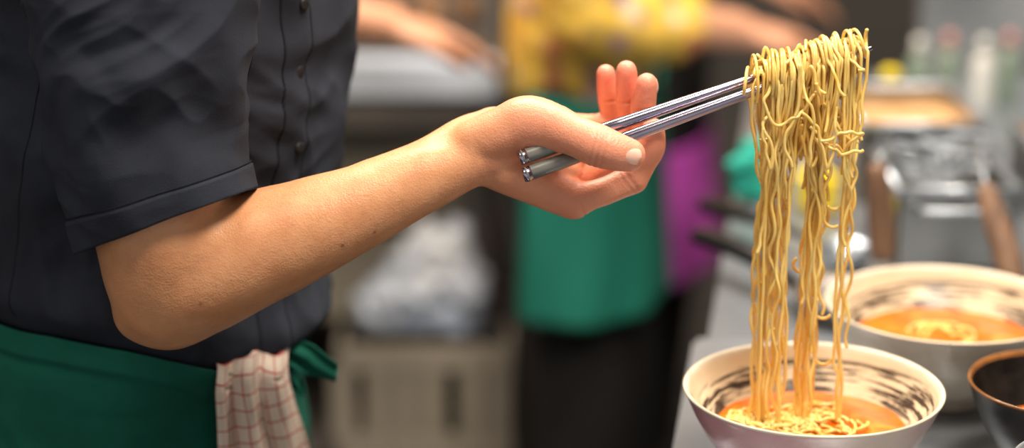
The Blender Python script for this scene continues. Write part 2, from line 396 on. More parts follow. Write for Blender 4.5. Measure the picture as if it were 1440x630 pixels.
# ------------------------------------------------------------------ people
def hand_chains(w,d,n,s=1.0):
    w=Vector(w); d=Vector(d).normalized(); n=Vector(n).normalized(); b=d.cross(n).normalized()
    ch=[]
    def P(f,sd,up,r): q=w+d*f*s+b*sd*s+n*up*s; return (q.x,q.y,q.z,r*s)
    for k,(sd,l) in enumerate([(-.027,.068),(-.009,.076),(.010,.071),(.028,.056)]):
        ch.append([P(0,sd*.5,0,.016),P(.05,sd*.8,0,.014),P(.085,sd,0,.011)])
        ch.append([P(.085,sd,0,.0105),P(.085+l*.5,sd*1.1,.012,.009),P(.085+l*.8,sd*1.1,.026,.008),P(.085+l,sd*1.1,.040,.007)])
    ch.append([P(.01,-.02,.005,.016),P(.045,-.045,.014,.012),P(.075,-.05,.026,.010),P(.095,-.045,.034,.009)])
    return ch
def build_head(parent,xf,skin):
    ch=[[(0,0,1.40,.055),(.012,0,1.50,.052)],[(-.025,0,1.625,.085),(.02,0,1.62,.078)],[(-.03,0,1.60,.082),(.03,0,1.56,.062),(.055,0,1.525,.032)],
        [(.03,.028,1.565,.045)],[(.03,-.028,1.565,.045)],
        [(.088,0,1.615,.010),(.108,0,1.585,.012)],[(.098,.010,1.580,.008)],[(.098,-.010,1.580,.008)],
        [(.078,.03,1.633,.012),(.082,0,1.630,.012),(.078,-.03,1.633,.012)],
        [(.0,.083,1.615,.012),(-.005,.086,1.585,.009)],[(0,-.083,1.615,.012),(-.005,-.086,1.585,.009)]]
    blob('head',ch,.004,5,skin,parent,xf)
    blob('eyes',[[(.074,.031,1.609,.0125)],[(.074,-.031,1.609,.0125)]],.003,1,M_eye,parent,xf)
    blob('irises',[[(.0825,.031,1.609,.006)],[(.0825,-.031,1.609,.006)]],.002,1,M_iris,parent,xf)
    blob('mouth',[[(.082,.02,1.552,.003),(.092,0,1.553,.006),(.082,-.02,1.552,.003)]],.002,1,M_lip,parent,xf)
    blob('hair',[[(-.045,0,1.63,.088),(.0,0,1.655,.082)],[(-.07,0,1.60,.07),(-.07,0,1.54,.045)],[(-.01,.05,1.64,.048)],[(-.01,-.05,1.64,.048)],
        [(.085,.015,1.640,.004),(.078,.045,1.642,.004)],[(.085,-.015,1.640,.004),(.078,-.045,1.642,.004)]],.004,2,M_hair,parent,xf)
def person(name,base,yaw,shirtmat,apronmat,arms,scale=1,apron_z=(.92,.5),skin=M_skin_bg,sleeve_end=1):
    r=root(name,(base[0],base[1],0))
    xf=Matrix.Translation((base[0],base[1],0))@Matrix.Rotation(yaw,4,'Z')@Matrix.Scale(scale,4)
    build_head(r,xf,skin)
    sh=[]
    for s in (1,-1):
        sh+= [[(0,.06*s,.90,.098),(0.0,.07*s,1.0,.10),(-.01,.075*s,1.15,.105),(-.01,.09*s,1.30,.09),(0,.15*s,1.385,.055)],[(0,.15*s,1.385,.055),(.0,.03*s,1.42,.05)]]
    sk=[]
    for a in arms:
        S,E,W=[Vector(q) for q in a]
        e=S.lerp(E,min(1,sleeve_end))
        sh.append([(*S,.065),(*S.lerp(e,.5),.06),(*e,.056)])
        if sleeve_end>1: sh.append([(*E,.056),(*E.lerp(W,sleeve_end-1),.048)])
        sk.append([(*S,.05),(*E,.040),(*E.lerp(W,.35),.038),(*W,.025)])
        sk+=hand_chains(W,W-E,(0.1,.1,-1),.92)
    blob('arms',sk,.004,4,skin,r,xf)
    def post(o): displace(o,lambda p,i: .012*noise.noise(Vector((p.x*9,p.y*9,p.z*6)))+.004*noise.noise(p*28))
    blob('shirt',sh,.006,5,shirtmat,r,xf,post=post)
    tr=[]
    for s in (1,-1): tr+=[[(0,.06*s,.93,.095),(0,.085*s,.80,.098),(.015,.09*s,.50,.070),(-.01,.09*s,.10,.058)]]
    blob('trousers',tr,.010,4,M_trous,r,xf)
    for s in (1,-1): blob('shoe_%s'%('l' if s>0 else 'r'),[[(-.05,.09*s,.045,.043),(.06,.095*s,.042,.042),(.15,.10*s,.034,.033)]],.006,2,M_shoe,r,xf)
    rings=[]
    for i in range(40):
        t=i/39; z=lerp(apron_z[0],apron_z[1],t); ring=[]
        for k in range(49):
            an=math.radians(lerp(-125,125,k/48)); f=1+.12*t
            w=.006*math.sin(an*9+2*t)*t+.004*noise.noise(Vector((an*3,z*5,base[0])))
            p=Vector(((.112*f+w)*math.cos(an),(.178*f+w)*math.sin(an),z)); ring.append(xf@p)
        rings.append(ring)
    solid(loft('apron',rings,apronmat,r,closed=False),.004)
    return r
person('cook_in_yellow_floral_shirt',(.095,1.42),math.radians(-4),M_floral,M_apron_bg,
       [[(0,.18,1.38),(.03,.22,1.10),(.20,.12,1.10)],[(0,-.18,1.38),(.02,-.20,1.02),(.22,-.06,.975)]],apron_z=(.90,.59),sleeve_end=1.55)
person('cook_in_purple_apron',(.220,1.98),math.radians(-20),M_floral,M_purple,
       [[(0,.18,1.38),(.0,.22,1.08),(.20,.12,1.05)],[(0,-.18,1.38),(.0,-.20,1.06),(.20,-.08,.99)]],scale=.97,apron_z=(.69,.46),sleeve_end=1.3)
person('cook_in_black_shirt',(-.57,1.25),math.radians(-5),M_shirt,M_apron_bg,
       [[(0,.18,1.38),(.08,.24,1.12),(.30,.22,1.10)],[(0,-.18,1.38),(.15,-.14,1.08),(.41,.02,1.005)]],scale=1.0,sleeve_end=.6)
# ------------------------------------------------------------------ chef (foreground)
chef=root('chef',(-.29,.19,0))
TT=[(.40,-.19,-.43,.17),(.86,-.195,-.425,.168),(.93,-.197,-.425,.164),(.955,-.187,-.427,.165),(.985,-.168,-.43,.170),(1.05,-.160,-.435,.171),(1.12,-.148,-.437,.173),
    (1.18,-.139,-.435,.175),(1.24,-.134,-.43,.18),(1.32,-.136,-.425,.185),(1.39,-.16,-.41,.18),(1.43,-.20,-.37,.13),(1.46,-.235,-.345,.07),(1.475,-.25,-.33,.055)]
YAW=math.radians(-8)
def torso(an,z,off=0):
    xf_,xb,ay=table(TT,z); xc=(xf_+xb)/2; ax=(xf_-xb)/2; n=2/2.3
    cx=math.copysign(abs(math.cos(an))**n,math.cos(an)); sy=math.copysign(abs(math.sin(an))**n,math.sin(an))
    return Vector((xc+(ax+off)*cx,.19+(ay+off)*sy,z))
def cloth(p,k=1.0,seed=0,tilt=.6):
    c_,s_=math.cos(tilt),math.sin(tilt)
    q=Vector((p.x*c_+p.z*s_,p.y,-p.x*s_+p.z*c_))
    w=noise.noise(p*7+Vector((seed,0,0)))
    a=noise.noise(Vector((q.x*20+w*2.2,q.y*10+seed,q.z*5.5)))
    b=noise.noise(Vector((q.x*9+w,q.y*8+seed*2,q.z*5)))
    c2=noise.noise(Vector((q.x*44+w*4,q.y*22+seed,q.z*12)))
    e=noise.noise(Vector((q.x*14-w*3,q.y*9-seed,q.z*30)))
    return k*(.0170*(.36-abs(a))+.010*b+.0036*(.35-abs(c2))+.0050*(.3-abs(e)))
def apron_top(an):
    d=math.degrees(an)
    return lerp(1.018,.968,sstep((d+110)/80)) if d<0 else lerp(.968,1.018,sstep((d-30)/80))
def wrap(an):
    return (an+math.pi)%(2*math.pi)-math.pi
def jacket_off(p,an,z):
    at=apron_top(wrap(an)); f=sstep((z-at+.012)/.035)
    return cloth(p,1.0,3,.35)*f*(1 if z<1.40 else .3)+.013*math.exp(-((z-at-.022)/.022)**2)
rings=[]
NZ=200; NA=280
for i in range(NZ):
    z=lerp(.90,1.475,i/(NZ-1)); ring=[]
    for k in range(NA):
        an=2*math.pi*k/NA; p=torso(an,z); nrm=Vector((math.cos(an),math.sin(an),0))
        ring.append(p+nrm*jacket_off(p,an,z))
    rings.append(ring)
loft('jacket_body',rings,M_shirt,chef,cap1=True)
SL=[((-.275,.06,1.435),0,.030,.030,0),((-.270,.03,1.405),0,.062,.048,0),((-.264,.008,1.36),0,.076,.060,0),((-.262,-.006,1.32),0,.078,.064,0),((-.262,-.015,1.284),0,.0755,.065,0),
 ((-.261,-.022,1.233),3,.0715,.063,0),((-.261,-.028,1.181),11,.0675,.060,.004),((-.2495,-.031,1.123),21,.070,.056,.014)]
def sleeve_at(t):
    f=t*(len(SL)-1); i=max(0,min(int(f),len(SL)-2)); g=f-i; A,B=SL[i],SL[i+1]
    c0=Vector(A[0]).lerp(Vector(B[0]),g); return c0,math.radians(lerp(A[1],B[1],g)),lerp(A[2],B[2],g),lerp(A[3],B[3],g),lerp(A[4],B[4],g)
def sleeve_pt(t,an,off=0,wr=1):
    c0,ti,a,b,l=sleeve_at(t)
    u=Vector((math.cos(ti),0,math.sin(ti))); v=Vector((0,1,-l/.058))
    p=c0+u*((a+off)*math.cos(an))+v*((b+off)*math.sin(an))
    n=(u*math.cos(an)+Vector((0,1,0))*math.sin(an)).normalized()
    return p+n*cloth(p,1.15*wr*(1-.62*sstep((t-.80)/.15)),11,-.55)
rings=[]
NS=200
for i in range(NS):
    t=i/(NS-1); off=.0022 if t>.945 else 0
    rings.append([sleeve_pt(t,2*math.pi*k/240,off) for k in range(240)])
for dz,o_ in ((0,-.003),(-.03,-.004),(-.12,-.006)):
    rings.append([sleeve_pt(1+dz,2*math.pi*k/240,o_) for k in range(240)])
loft('sleeve_right',rings,M_shirt,chef,cap0=True)
tube('sleeve_hem_stitch',[[tuple(sleeve_pt(.943,2*math.pi*k/120,.0008)) for k in range(120)]],.0005,M_seam,chef,cyclic=True)
pl=[]
def jp(an,z,off=0):
    p=torso(an,z); return p+Vector((math.cos(an),math.sin(an),0))*(jacket_off(p,an,z)+off)
for i in range(90):
    z=lerp(.985,1.44,i/89)
    pl.append([jp(math.radians(lerp(-44,-33,k/8)),z,.003*math.sin(math.pi*k/8)+.0005) for k in range(9)])
loft('placket',pl,M_shirt,chef,closed=False)
for nm,ang,o_ in (('placket_seam_1',-44.5,.0001),('placket_seam_2',-32.5,.0001)):
    tube(nm,[[tuple(jp(math.radians(ang),lerp(.99,1.44,i/89),o_)) for i in range(90)]],.0005,M_seam,chef)
for i,z in enumerate((1.09,1.15,1.209,1.262,1.32,1.38)):
    an=math.radians(-37); nn=Vector((math.cos(an),math.sin(an),0)); p=jp(an,z,.0032)
    tube('button_%d'%(i+1),[[(*(p-nn*.002),.0044),(*p,.0048),(*(p+nn*.0008),.0048),(*(p+nn*.0018),.0035)]],1,M_button,chef,res=1,sides=20)
for j,(a0,a1) in enumerate(((-118,-100),(-60,-52))):
    tube('jacket_seam_%d'%(j+1),[[tuple(jp(math.radians(lerp(a0,a1,(i/79)**2)),lerp(1.03,1.33,i/79),-.0001)) for i in range(80)]],.0005,M_seam,chef)
rings=[];NR=150
def apron_pt(an,t):
    z=lerp(apron_top(an),.47,t**1.25); p=torso(an,z); nn=Vector((math.cos(an),math.sin(an),0)); dz=apron_top(an)-z
    band=.0035 if dz<.020 else 0
    w=cloth(p,.6,21,.15)*min(1,.1+dz*6)+.012*max(0,.9-z)*math.sin(an*11+noise.noise(p*4)*3)
    return p+nn*(.0075+band+w+.02*max(0,.9-z)+.006*sstep(dz/.05))
for i in range(NR):
    t=i/(NR-1)
    rings.append([apron_pt(math.radians(lerp(-179,179,k/240)),t) for k in range(241)])
solid(loft('apron',rings,M_apron,chef,closed=False),.002)
path=[]
for k in range(140):
    an=math.radians(lerp(-170,60,k/139)); t=(.0215/(apron_top(an)-.47))**(1/1.25); p=apron_pt(an,t); path.append(tuple(p+Vector((math.cos(an),math.sin(an),0))*.0006))
tube('apron_stitch',[path],.0006,mat('dark_green_thread',srgb(5,50,42),rough=.9),chef)
def ribbon(name,pts,widths,wdir,material,parent,curl=.004):
    rows=[]
    n=28
    for i in range(n):
        f=i/(n-1)*(len(pts)-1); a=min(int(f),len(pts)-2); g=sstep(f-a)
        c0=Vector(pts[a]).lerp(Vector(pts[a+1]),g); w=lerp(widths[a],widths[a+1],g); row=[]
        for k in range(13):
            s=(k/12-.5); q=c0+Vector(wdir)*(w*s)+Vector((0,1,0))*(curl*math.cos(s*9+f*1.5)); q+=Vector((0,1,0))*.004*noise.noise(c0*50+Vector((s*4,0,0)))
            row.append(q)
        rows.append(row)
    return solid(loft(name,rows,material,parent,closed=False),.0012,0)
ribbon('apron_tie_loop',[(-.196,.115,.974),(-.180,.10,.975),(-.160,.095,.968),(-.140,.10,.956)],[.010,.018,.026,.018],(.12,0,1),M_apron,chef)
ribbon('apron_tie_end',[(-.192,.12,.965),(-.180,.105,.955),(-.172,.10,.946),(-.168,.10,.938)],[.008,.010,.010,.008],(.6,0,.8),M_apron,chef)
rows=[]
NRW=110;NC=110
for i in range(NRW):
    t=i/(NRW-1); z=lerp(.991,.80,t); row=[]
    for k in range(NC):
        s=k/(NC-1)
        x=lerp(-.227+.002*t,-.227+.002*t+(.050+.026*sstep(t*1.3)),s)
        y=lerp(.022,.070,s**1.3)
        fold=.0075*math.sin(s*math.pi*5.2+1.0+.6*t)*(0.7+.5*t)+.003*noise.noise(Vector((s*5,t*4,1)))+.0016*noise.noise(Vector((s*14,t*9,5)))
        top=-.012*math.exp(-(t/.05)**2)
        row.append(Vector((x+fold*.35,y-fold*.8-.004*t-top,z-.006*s+.005*noise.noise(Vector((s*3,0,9)))*(1 if t<.1 else t))))
    rows.append(row)
tw=loft('tea_towel',rows,M_towel,chef,closed=False,uv=lambda i,k:(k/(NC-1)*.125+.003,i/(NRW-1)*.19+.003*noise.noise(Vector((k*.05,i*.04,2)))))
solid(tw,.003)
X=Matrix.Translation((-.30,.19,0))@Matrix.Rotation(YAW,4,'Z')
build_head(chef,X@Matrix.Translation((0,0,.03)),M_skin)
tr=[]
for s in (1,-1): tr+=[[(0,.065*s,.95,.085),(0,.085*s,.80,.088),(.015,.09*s,.50,.072),(-.01,.09*s,.10,.06)]]
blob('trousers',tr,.010,4,M_trous,chef,X)
for s in (1,-1): blob('shoe_%s'%('l' if s>0 else 'r'),[[(-.05,.09*s,.045,.043),(.06,.095*s,.042,.042),(.15,.10*s,.034,.033)]],.006,2,M_shoe,chef,X)
lw=(-.335,.425,.90)
blob('arm_left',[[(-.30,.36,1.37,.05),(-.35,.415,1.14,.042),(-.345,.42,1.05,.040),(*lw,.026)]]+hand_chains(lw,(.05,.0,-1),(0,-1,0)),.004,4,M_skin,chef)
blob('sleeve_left',[[(-.28,.33,1.38,.065),(-.31,.385,1.30,.066),(-.345,.41,1.18,.060)]],.008,3,M_shirt,chef)
# ---- right arm and hand
arm=[[(-.265,0,1.33,.052),(-.262,-.02,1.22,.050),(-.253,-.028,1.14,.0505),(-.2495,-.031,1.1018,.050),(-.252,-.033,1.072,.0405)],
     [(-.252,-.033,1.070,.040),(-.2247,-.034,1.0827,.0430),(-.1983,-.032,1.0972,.0430),(-.17,-.029,1.108,.0405),(-.1466,-.027,1.1168,.0368),(-.1008,-.018,1.134,.0298),(-.0606,-.010,1.1515,.0248)],
     [(-.2675,-.033,1.0550,.0240),(-.248,-.033,1.056,.030),(-.225,-.032,1.070,.032)],
     [(-.250,-.033,1.105,.046),(-.215,-.032,1.103,.042)],
     [(-.100,-.018,1.134,.0290),(-.0606,-.012,1.1495,.0235),(-.030,-.006,1.1625,.0205),(-.012,-.002,1.166,.0205)],
     [(-.100,-.014,1.136,.0285),(-.0606,-.002,1.1545,.0225),(-.030,.012,1.171,.0205),(-.010,.014,1.174,.019)],
     # metacarpals
     [(-.022,-.002,1.162,.0185),(.013,-.001,1.146,.0178),(.045,-.005,1.1312,.0145)],
     [(-.015,.006,1.167,.019),(.02,.012,1.154,.017),(.052,.018,1.146,.0122)],
     [(-.015,.014,1.172,.018),(.02,.026,1.163,.016),(.050,.038,1.158,.012)],
     [(-.015,.020,1.178,.017),(.02,.038,1.172,.015),(.044,.056,1.170,.0115)],
     # thenar and web
     [(-.026,-.006,1.174,.019),(-.004,-.008,1.183,.0205),(.012,-.011,1.1895,.0212),(.031,-.024,1.1900,.0170)],
     [(.008,.004,1.168,.018),(.040,.006,1.152,.0115)],
     [(.020,-.002,1.182,.015),(.044,.010,1.160,.011)],
     # thumb
     [(.031,-.024,1.1900,.0172),(.046,-.034,1.1865,.0146),(.060,-.040,1.1815,.0155),(.072,-.042,1.178,.0140),(.083,-.0415,1.1750,.0118)],
     # index
     [(.045,-.005,1.1312,.0145),(.056,-.007,1.1350,.0108),(.070,-.005,1.1390,.0103),(.088,.000,1.146,.0116)],[(.088,.000,1.146,.0114),(.096,.004,1.157,.0096),(.102,.007,1.168,.0100),(.103,.009,1.181,.0085)],
     # middle
     [(.052,.018,1.148,.0122),(.076,.024,1.156,.0104),(.099,.028,1.163,.0106)],[(.099,.028,1.163,.0104),(.0975,.029,1.178,.0092),(.0965,.028,1.192,.0097),(.0985,.023,1.2115,.0083)],
     # ring
     [(.050,.038,1.158,.012),(.073,.044,1.161,.0104),(.0945,.050,1.165,.0104)],[(.0945,.050,1.165,.0104),(.089,.048,1.180,.0088),(.0862,.046,1.1945,.0094),(.0845,.038,1.2180,.0079)],
     # little
     [(.044,.056,1.170,.0115),(.062,.065,1.169,.0095),(.0795,.070,1.169,.0095)],[(.0795,.070,1.169,.0095),(.0750,.067,1.180,.0080),(.0728,.065,1.190,.0084),(.0702,.058,1.2110,.0073)]]
tips=[(.083,-.04,1.175),(.101,.008,1.179),(.0985,.023,1.2115),(.0845,.038,1.2155),(.0702,.058,1.21)]
knk=[(.046,-.002,1.13),(.087,.004,1.147),(.06,-.045,1.182),(-.265,-.035,1.05),(.031,-.03,1.19)]
CREASE=[ # centre, direction across the crease, reach, width, depth
 ((.060,-.05,1.18),(.97,0,-.25),.02,.0010,.0011),((.0560,-.05,1.182),(.97,0,-.25),.02,.0009,.0008),((.0640,-.05,1.179),(.97,0,-.25),.02,.0009,.0007),
 ((.088,-.01,1.146),(.75,0,.6),.014,.0010,.0010),((.0845,-.01,1.144),(.75,0,.6),.014,.0009,.0007),
 ((.0965,.018,1.192),(0,0,1),.010,.0009,.0010),((.0865,.036,1.194),(0,0,1),.010,.0009,.0010),((.0728,.055,1.190),(0,0,1),.009,.0009,.0010),
 ((-.020,-.02,1.168),(.92,0,.38),.03,.0011,.0008),((-.027,-.02,1.166),(.92,0,.38),.03,.0010,.0005),
 ((.030,-.02,1.160),(.35,0,-.93),.022,.0013,.0014),((.052,-.012,1.126),(.9,0,.3),.013,.0010,.0007)]
CREASE=[(Vector(a),Vector(b).normalized(),c_,d_,e_) for a,b,c_,d_,e_ in CREASE]
def arm_post(o):
    ca=o.data.color_attributes.new('flush','FLOAT_COLOR','POINT')
    n=len(o.data.vertices); cols=[0.0]*(4*n); buckets={}
    TV=[Vector(t_) for t_ in tips]; KV=[Vector(t_) for t_ in knk]
    def fn(p,i):
        f=.5*sstep((p.x+.05)/.06); d=0
        if p.x>-.06:
            for t_ in TV: f+=.55*math.exp(-((p-t_).length/.015)**2)
            for c0,nn,rc,w_,a_ in CREASE:
                q=p-c0
                if q.length<rc: d-=a_*math.exp(-(q.dot(nn)/w_)**2)*(1-(q.length/rc)**2)
        for t_ in KV: f+=.25*math.exp(-((p-t_).length/.018)**2)
        mole_crease=0
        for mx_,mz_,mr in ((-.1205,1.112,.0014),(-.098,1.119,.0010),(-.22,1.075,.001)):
            mole_crease=max(mole_crease,math.exp(-(((p.x-mx_)**2+(p.z-mz_)**2)/mr**2)))
        mole_crease=max(mole_crease,min(1,-d*420)*.45)  # darkening in the creases is painted into the skin colour
        cols[4*i]=min(1,f); cols[4*i+1]=mole_crease*.8; cols[4*i+3]=1
        wgt=1-sstep((p.x+.045)/.045)
        if wgt>0: buckets.setdefault(round(wgt,1),[]).append(i)
        return d+.0006*noise.noise(p*45)
    displace(o,fn)
    ca.data.foreach_set('color',cols)
    vg=o.vertex_groups.new(name='forearm')
    for w_,ids in buckets.items(): vg.add(ids,w_,'REPLACE')
    s=o.modifiers.new('relax','SMOOTH'); s.factor=.7; s.iterations=80; s.vertex_group='forearm'
    # fine hair on the forearm, growing towards the wrist
    hp=[]; vs=o.data.vertices; rr=random.Random(5); ax=Vector((.86,.02,.36))
    cand=[v for v in vs if -.24<v.co.x<-.05]
    for v in rr.sample(cand,min(520,len(cand))):
        n_=v.normal.copy(); t_=(ax-n_*ax.dot(n_)).normalized(); t_=(t_+Vector((rr.uniform(-.3,.3),rr.uniform(-.3,.3),rr.uniform(-.3,.3)))).normalized()
        L_=rr.uniform(.004,.008); p0=v.co-n_*.0014
        hp.append([(*p0,.00005),(*(p0+n_*.0016+t_*L_*.4),.000045),(*(p0+n_*.0024+t_*L_),.00002)])
    tube('forearm_hair',hp,1,M_armhair,chef,res=2,sides=3)
blob('arm_right',arm,.0013,6,M_skin,chef,post=arm_post,sub=5)
def nail(name,c0,n,ax,l,w,parent):
    c0=Vector(c0); n=Vector(n).normalized(); ax=Vector(ax); ax=(ax-n*ax.dot(n)).normalized(); s=n.cross(ax)
    rows=[]
    for i in range(17):
        a=-1+2*i/16; row=[]
        for k in range(17):
            b=-1+2*k/16
            hw=w*(1-.10*max(0,-a))*math.sqrt(max(0,1-abs(a)**5))
            row.append(c0+ax*(a*l)+s*(b*hw)-n*(.0030*b*b+.0009*a*a)+n*.0003)
        rows.append(row)
    return solid(loft(name,rows,M_nail,parent,closed=False),.0008)
nail('thumb_nail',(.0838,-.0525,1.1787),(.22,-.93,.34),(1,0,-.20),.0076,.0062,chef)
nail('middle_nail',(.1062,.026,1.2095),(.95,.2,.1),(.1,-.1,1),.005,.0042,chef)

# ------------------------------------------------------------------ chopsticks
cs=root('steel_chopsticks',(.12,0,1.2))
def stick(i,a,b):
    a=Vector(a); b=Vector(b)
    def pt(t,r): q=a.lerp(b,t); return (*q,r)
    tube('stick_%d_shaft'%i,[[pt(.17,.0040),pt(.172,.0048),pt(.3,.0046),pt(.5,.0040),pt(.75,.0029),pt(.97,.0019),pt(.995,.0017),pt(1,.0008)]],1,M_steelrod,cs,sides=24,res=1)
    tube('stick_%d_grip'%i,[[pt(.022,.0049),pt(.024,.0053),pt(.10,.0053),pt(.174,.0050),pt(.1745,.0040)]],1,M_grip,cs,sides=24,res=1)
    tube('stick_%d_cap'%i,[[pt(-.001,.0030),pt(0,.0048),pt(.004,.0053),pt(.022,.0053),pt(.023,.0046)]],1,M_steelrod,cs,sides=24,res=1)
    tube('stick_%d_ring'%i,[[pt(.008,.0052),pt(.009,.0056),pt(.012,.0056),pt(.013,.005)]],1,M_grip,cs,sides=24,res=1)
NA_,NB_=Vector((.0080,-.038,1.1590)),Vector((.2610,.014,1.2405))
FA_,FB_=Vector((.0050,-.034,1.1705)),Vector((.247,.026,1.2400))
stick(1,NA_,NB_); stick(2,FA_,FB_)

# ------------------------------------------------------------------ noodles
def stick_at(x):
    t=(x-NA_.x)/(NB_.x-NA_.x); n=NA_.lerp(NB_,t); t=(x-FA_.x)/(FB_.x-FA_.x); f=FA_.lerp(FB_,min(t,1.03)); return n,f
paths=[]
N=50
def cluster(t):
    if t<.40: return U(.181,.195)
    if t<.48: return U(.199,.206)
    if t<.82: return U(.215,.231)
    return U(.242,.250)
for i in range(N):
    t=(i+R())/N; x0=.180+.071*t; n,f=stick_at(x0); yc=(n.y+f.y)/2; zc=(n.z+f.z)/2
    h=U(.007,.017)*(1-.35*t if t>.7 else 1); Rr=U(.011,.018); sl=U(-.010,.010)
    arch=[]
    for k in range(9):
        ph=math.pi*k/8; arch.append((x0+sl*math.cos(ph)+U(-.001,.001),yc-Rr*math.cos(ph),zc-.002+h*math.sin(ph)))
    def down(side,start):
        p=[];tc_=t+U(-.10,.10); xc=cluster(tc_)
        ze=.956 if R()<.36 else U(1.0,1.19)
        if tc_>=.82 and R()<.25: ze=U(1.08,1.19)
        ph=U(0,6.28); ph2=U(0,6.28); A=U(.0004,.0020); k=U(100,190); B=U(.001,.0060); kb=U(25,60); y1=.006+side*U(.0,.014)
        x1=xc+U(-.003,.003)
        z=start[2]; z0=z; st=.0055
        while z>ze:
            z-=st*U(.8,1.2); g=sstep((z0-z)/.10); g2=sstep((z0-z)/.25)
            q=min(1,(z0-z)/.05); am=A*(1+noise.noise(Vector((z*30,ph,0)))*1.5)
            p.append((lerp(start[0],lerp(xc,x1,g2),g)+(am*math.sin(z*k+ph)+B*noise.noise(Vector((z*kb*.35,ph,3))))*q,lerp(start[1],y1,g)+(am*math.cos(z*k*.83+ph2)+B*noise.noise(Vector((z*kb*.35,ph,8))))*q,z))
        if not p: p=[(start[0],start[1],start[2]-.004)]
        if ze>.96:
            lx=U(-.006,.006)
            if R()<.12:
                a=U(3.6,5.2); q=p[-1]
                for s in range(6): a+=.45*(1 if lx>0 else -1); q=(q[0]+.0030*math.cos(a),q[1]-.0004,q[2]+.0030*math.sin(a)); p.append(q)
            else: p+= [(p[-1][0]+lx*.4,p[-1][1]-.001,p[-1][2]-.006)]
        else:
            a=U(0,6.28); q=p[-1]
            for s in range(10): a+=U(.2,.9); q=(q[0]+.006*math.cos(a),q[1]+.005*math.sin(a)-.001,U(.953,.959)); p.append(q)
        return p
    fr=down(-1,arch[0]); bk=down(1,arch[-1])
    paths.append(fr[::-1]+arch+bk)
for i in range(46):
    t=(i+R())/46; x=.178+.069*t; tw_=U(1.1,2.6); ph=U(0,6.28); adv=U(-.014,.016); p=[]
    K=int(10*tw_)
    rr=U(.007,.016)*(1-.35*t)
    for k in range(K):
        a=ph+2*math.pi*tw_*k/K; xx=x+adv*k/K; n,f=stick_at(xx); ry=rr*(1+.3*math.sin(a*.37+ph))
        p.append((xx+.0025*math.sin(a*.7),(n.y+f.y)/2+(ry+.002)*math.cos(a),(n.z+f.z)/2+.003+ry*math.sin(a)))
    paths.append(p)
for i in range(44):
    t=U(.2,1.0); x=.180+.068*t; n,f=stick_at(x); z=n.z-U(.002,.045); y=U(-.010,.030); a=U(0,6.28); b=U(-1,1); p=[]
    for k in range(int(U(12,24))):
        a+=U(-.6,.6); b=max(-1.2,min(1.2,b+U(-.8,.8)))
        x+=.0050*math.cos(a)*math.cos(b); z+=.0068*math.sin(a); y+=.004*math.sin(b)
        if x>.252 or x<.181: a=math.pi-a
        if z<1.160 or z>n.z+.006: a=-a
        x=min(.253,max(.180,x)); z=max(1.158,min(n.z+.010,z)); y=max(-.016,min(.034,y)); p.append((x,y,z))
    paths.append(p)
nd=root('ramen_noodles',(.22,.01,1.1))
tube('lifted_noodles',paths,.00122,M_noodle,nd,res=4,sides=10)
pile=[]
for i in range(18):
    a=U(0,6.28); x=.228+U(-.022,.024); y=-.010+U(-.016,.018); p=[]
    tr_=U(-.45,.45)
    for k in range(22):
        a+=tr_+U(-.3,.3); x+=.0045*math.cos(a); y+=.004*math.sin(a)
        dx,dy=x-.228,y+.010; d=math.hypot(dx,dy)
        if d>.030: x=.228+dx*.030/d; y=-.010+dy*.030/d
        p.append((x,y,.9535+.007*max(0,1-d/.04)*R()+U(0,.002)))
    pile.append(p)
tube('noodles_in_soup',pile,.00122,M_noodle,nd,res=3,sides=8)
# ------------------------------------------------------------------ bowls
def bowl(name,x,y,r,h,outer,inner,rim,soup_z,soup_r,z0=.905):
    s=r/.0975; k=h/.0825; c=root(name,(x,y,z0))
    prof=[(0,.006),(.030,.006),(.034,0),(.039,0),(.0405,.002),(.041,.009),(.052,.015),(.068,.030),(.080,.046),(.089,.063),(.0945,.076),(.0970,.0805),(.0975,.0818),(.0965,.0828),(.0945,.0822),(.0925,.079),(.0875,.070),(.080,.0605),(.072,.0515),(.064,.043),(.050,.031),(.030,.020),(0,.017)]
    prof=[(a*s,b*k) for a,b in prof]
    pr=[]
    for a,b in zip(prof[:-1],prof[1:]):
        for q in (0,.5): pr.append((lerp(a[0],b[0],q),lerp(a[1],b[1],q)))
    pr.append(prof[-1])
    revolve('shell',pr,[outer,rim,inner],split=[22,30],parent=c,loc=(x,y,z0),wob=.006,seg=160)
    if soup_z:
        rings=[]
        for i in range(14):
            rr=soup_r*i/13; rings.append([(max(rr,1e-5)*math.cos(2*math.pi*q/72),max(rr,1e-5)*math.sin(2*math.pi*q/72),.0006*noise.noise(Vector((rr*60*math.cos(2*math.pi*q/72),rr*60*math.sin(2*math.pi*q/72),x)))+(.0012 if i==13 else 0)) for q in range(72)])
        loft('soup',rings,M_soup,c,loc=(x,y,soup_z))
    return c
bowl('ramen_bowl',.2256,-.010,.0975,.0825,M_bowl_out_pink,M_bowl_in,M_bowl_out,.9545,.0715)
b2=bowl('ramen_bowl',.362,.182,.100,.0825,M_bowl_out,M_bowl_in,M_bowl_out,.9555,.0735)
p2=[]
for i in range(8):
    a=U(0,6.28); x=.362+U(-.03,.03); y=.195+U(-.02,.02); p=[]
    for k in range(16):
        a+=U(-.2,.7); x+=.0045*math.cos(a); y+=.004*math.sin(a)
        dx,dy=x-.362,y-.195; d=math.hypot(dx,dy)
        if d>.028: x=.362+dx*.028/d; y=.195+dy*.028/d
        p.append((x,y,.9535+.007*max(0,1-d/.04)*R()))
    p2.append(p)
tube('noodle_mound',p2,.0013,M_noodle,b2,res=3,sides=8)
b3=bowl('tenmoku_bowl',.417,.012,.070,.078,M_darkglaze,M_darkglaze,M_rimbrown,.945,.048)
p3=[]
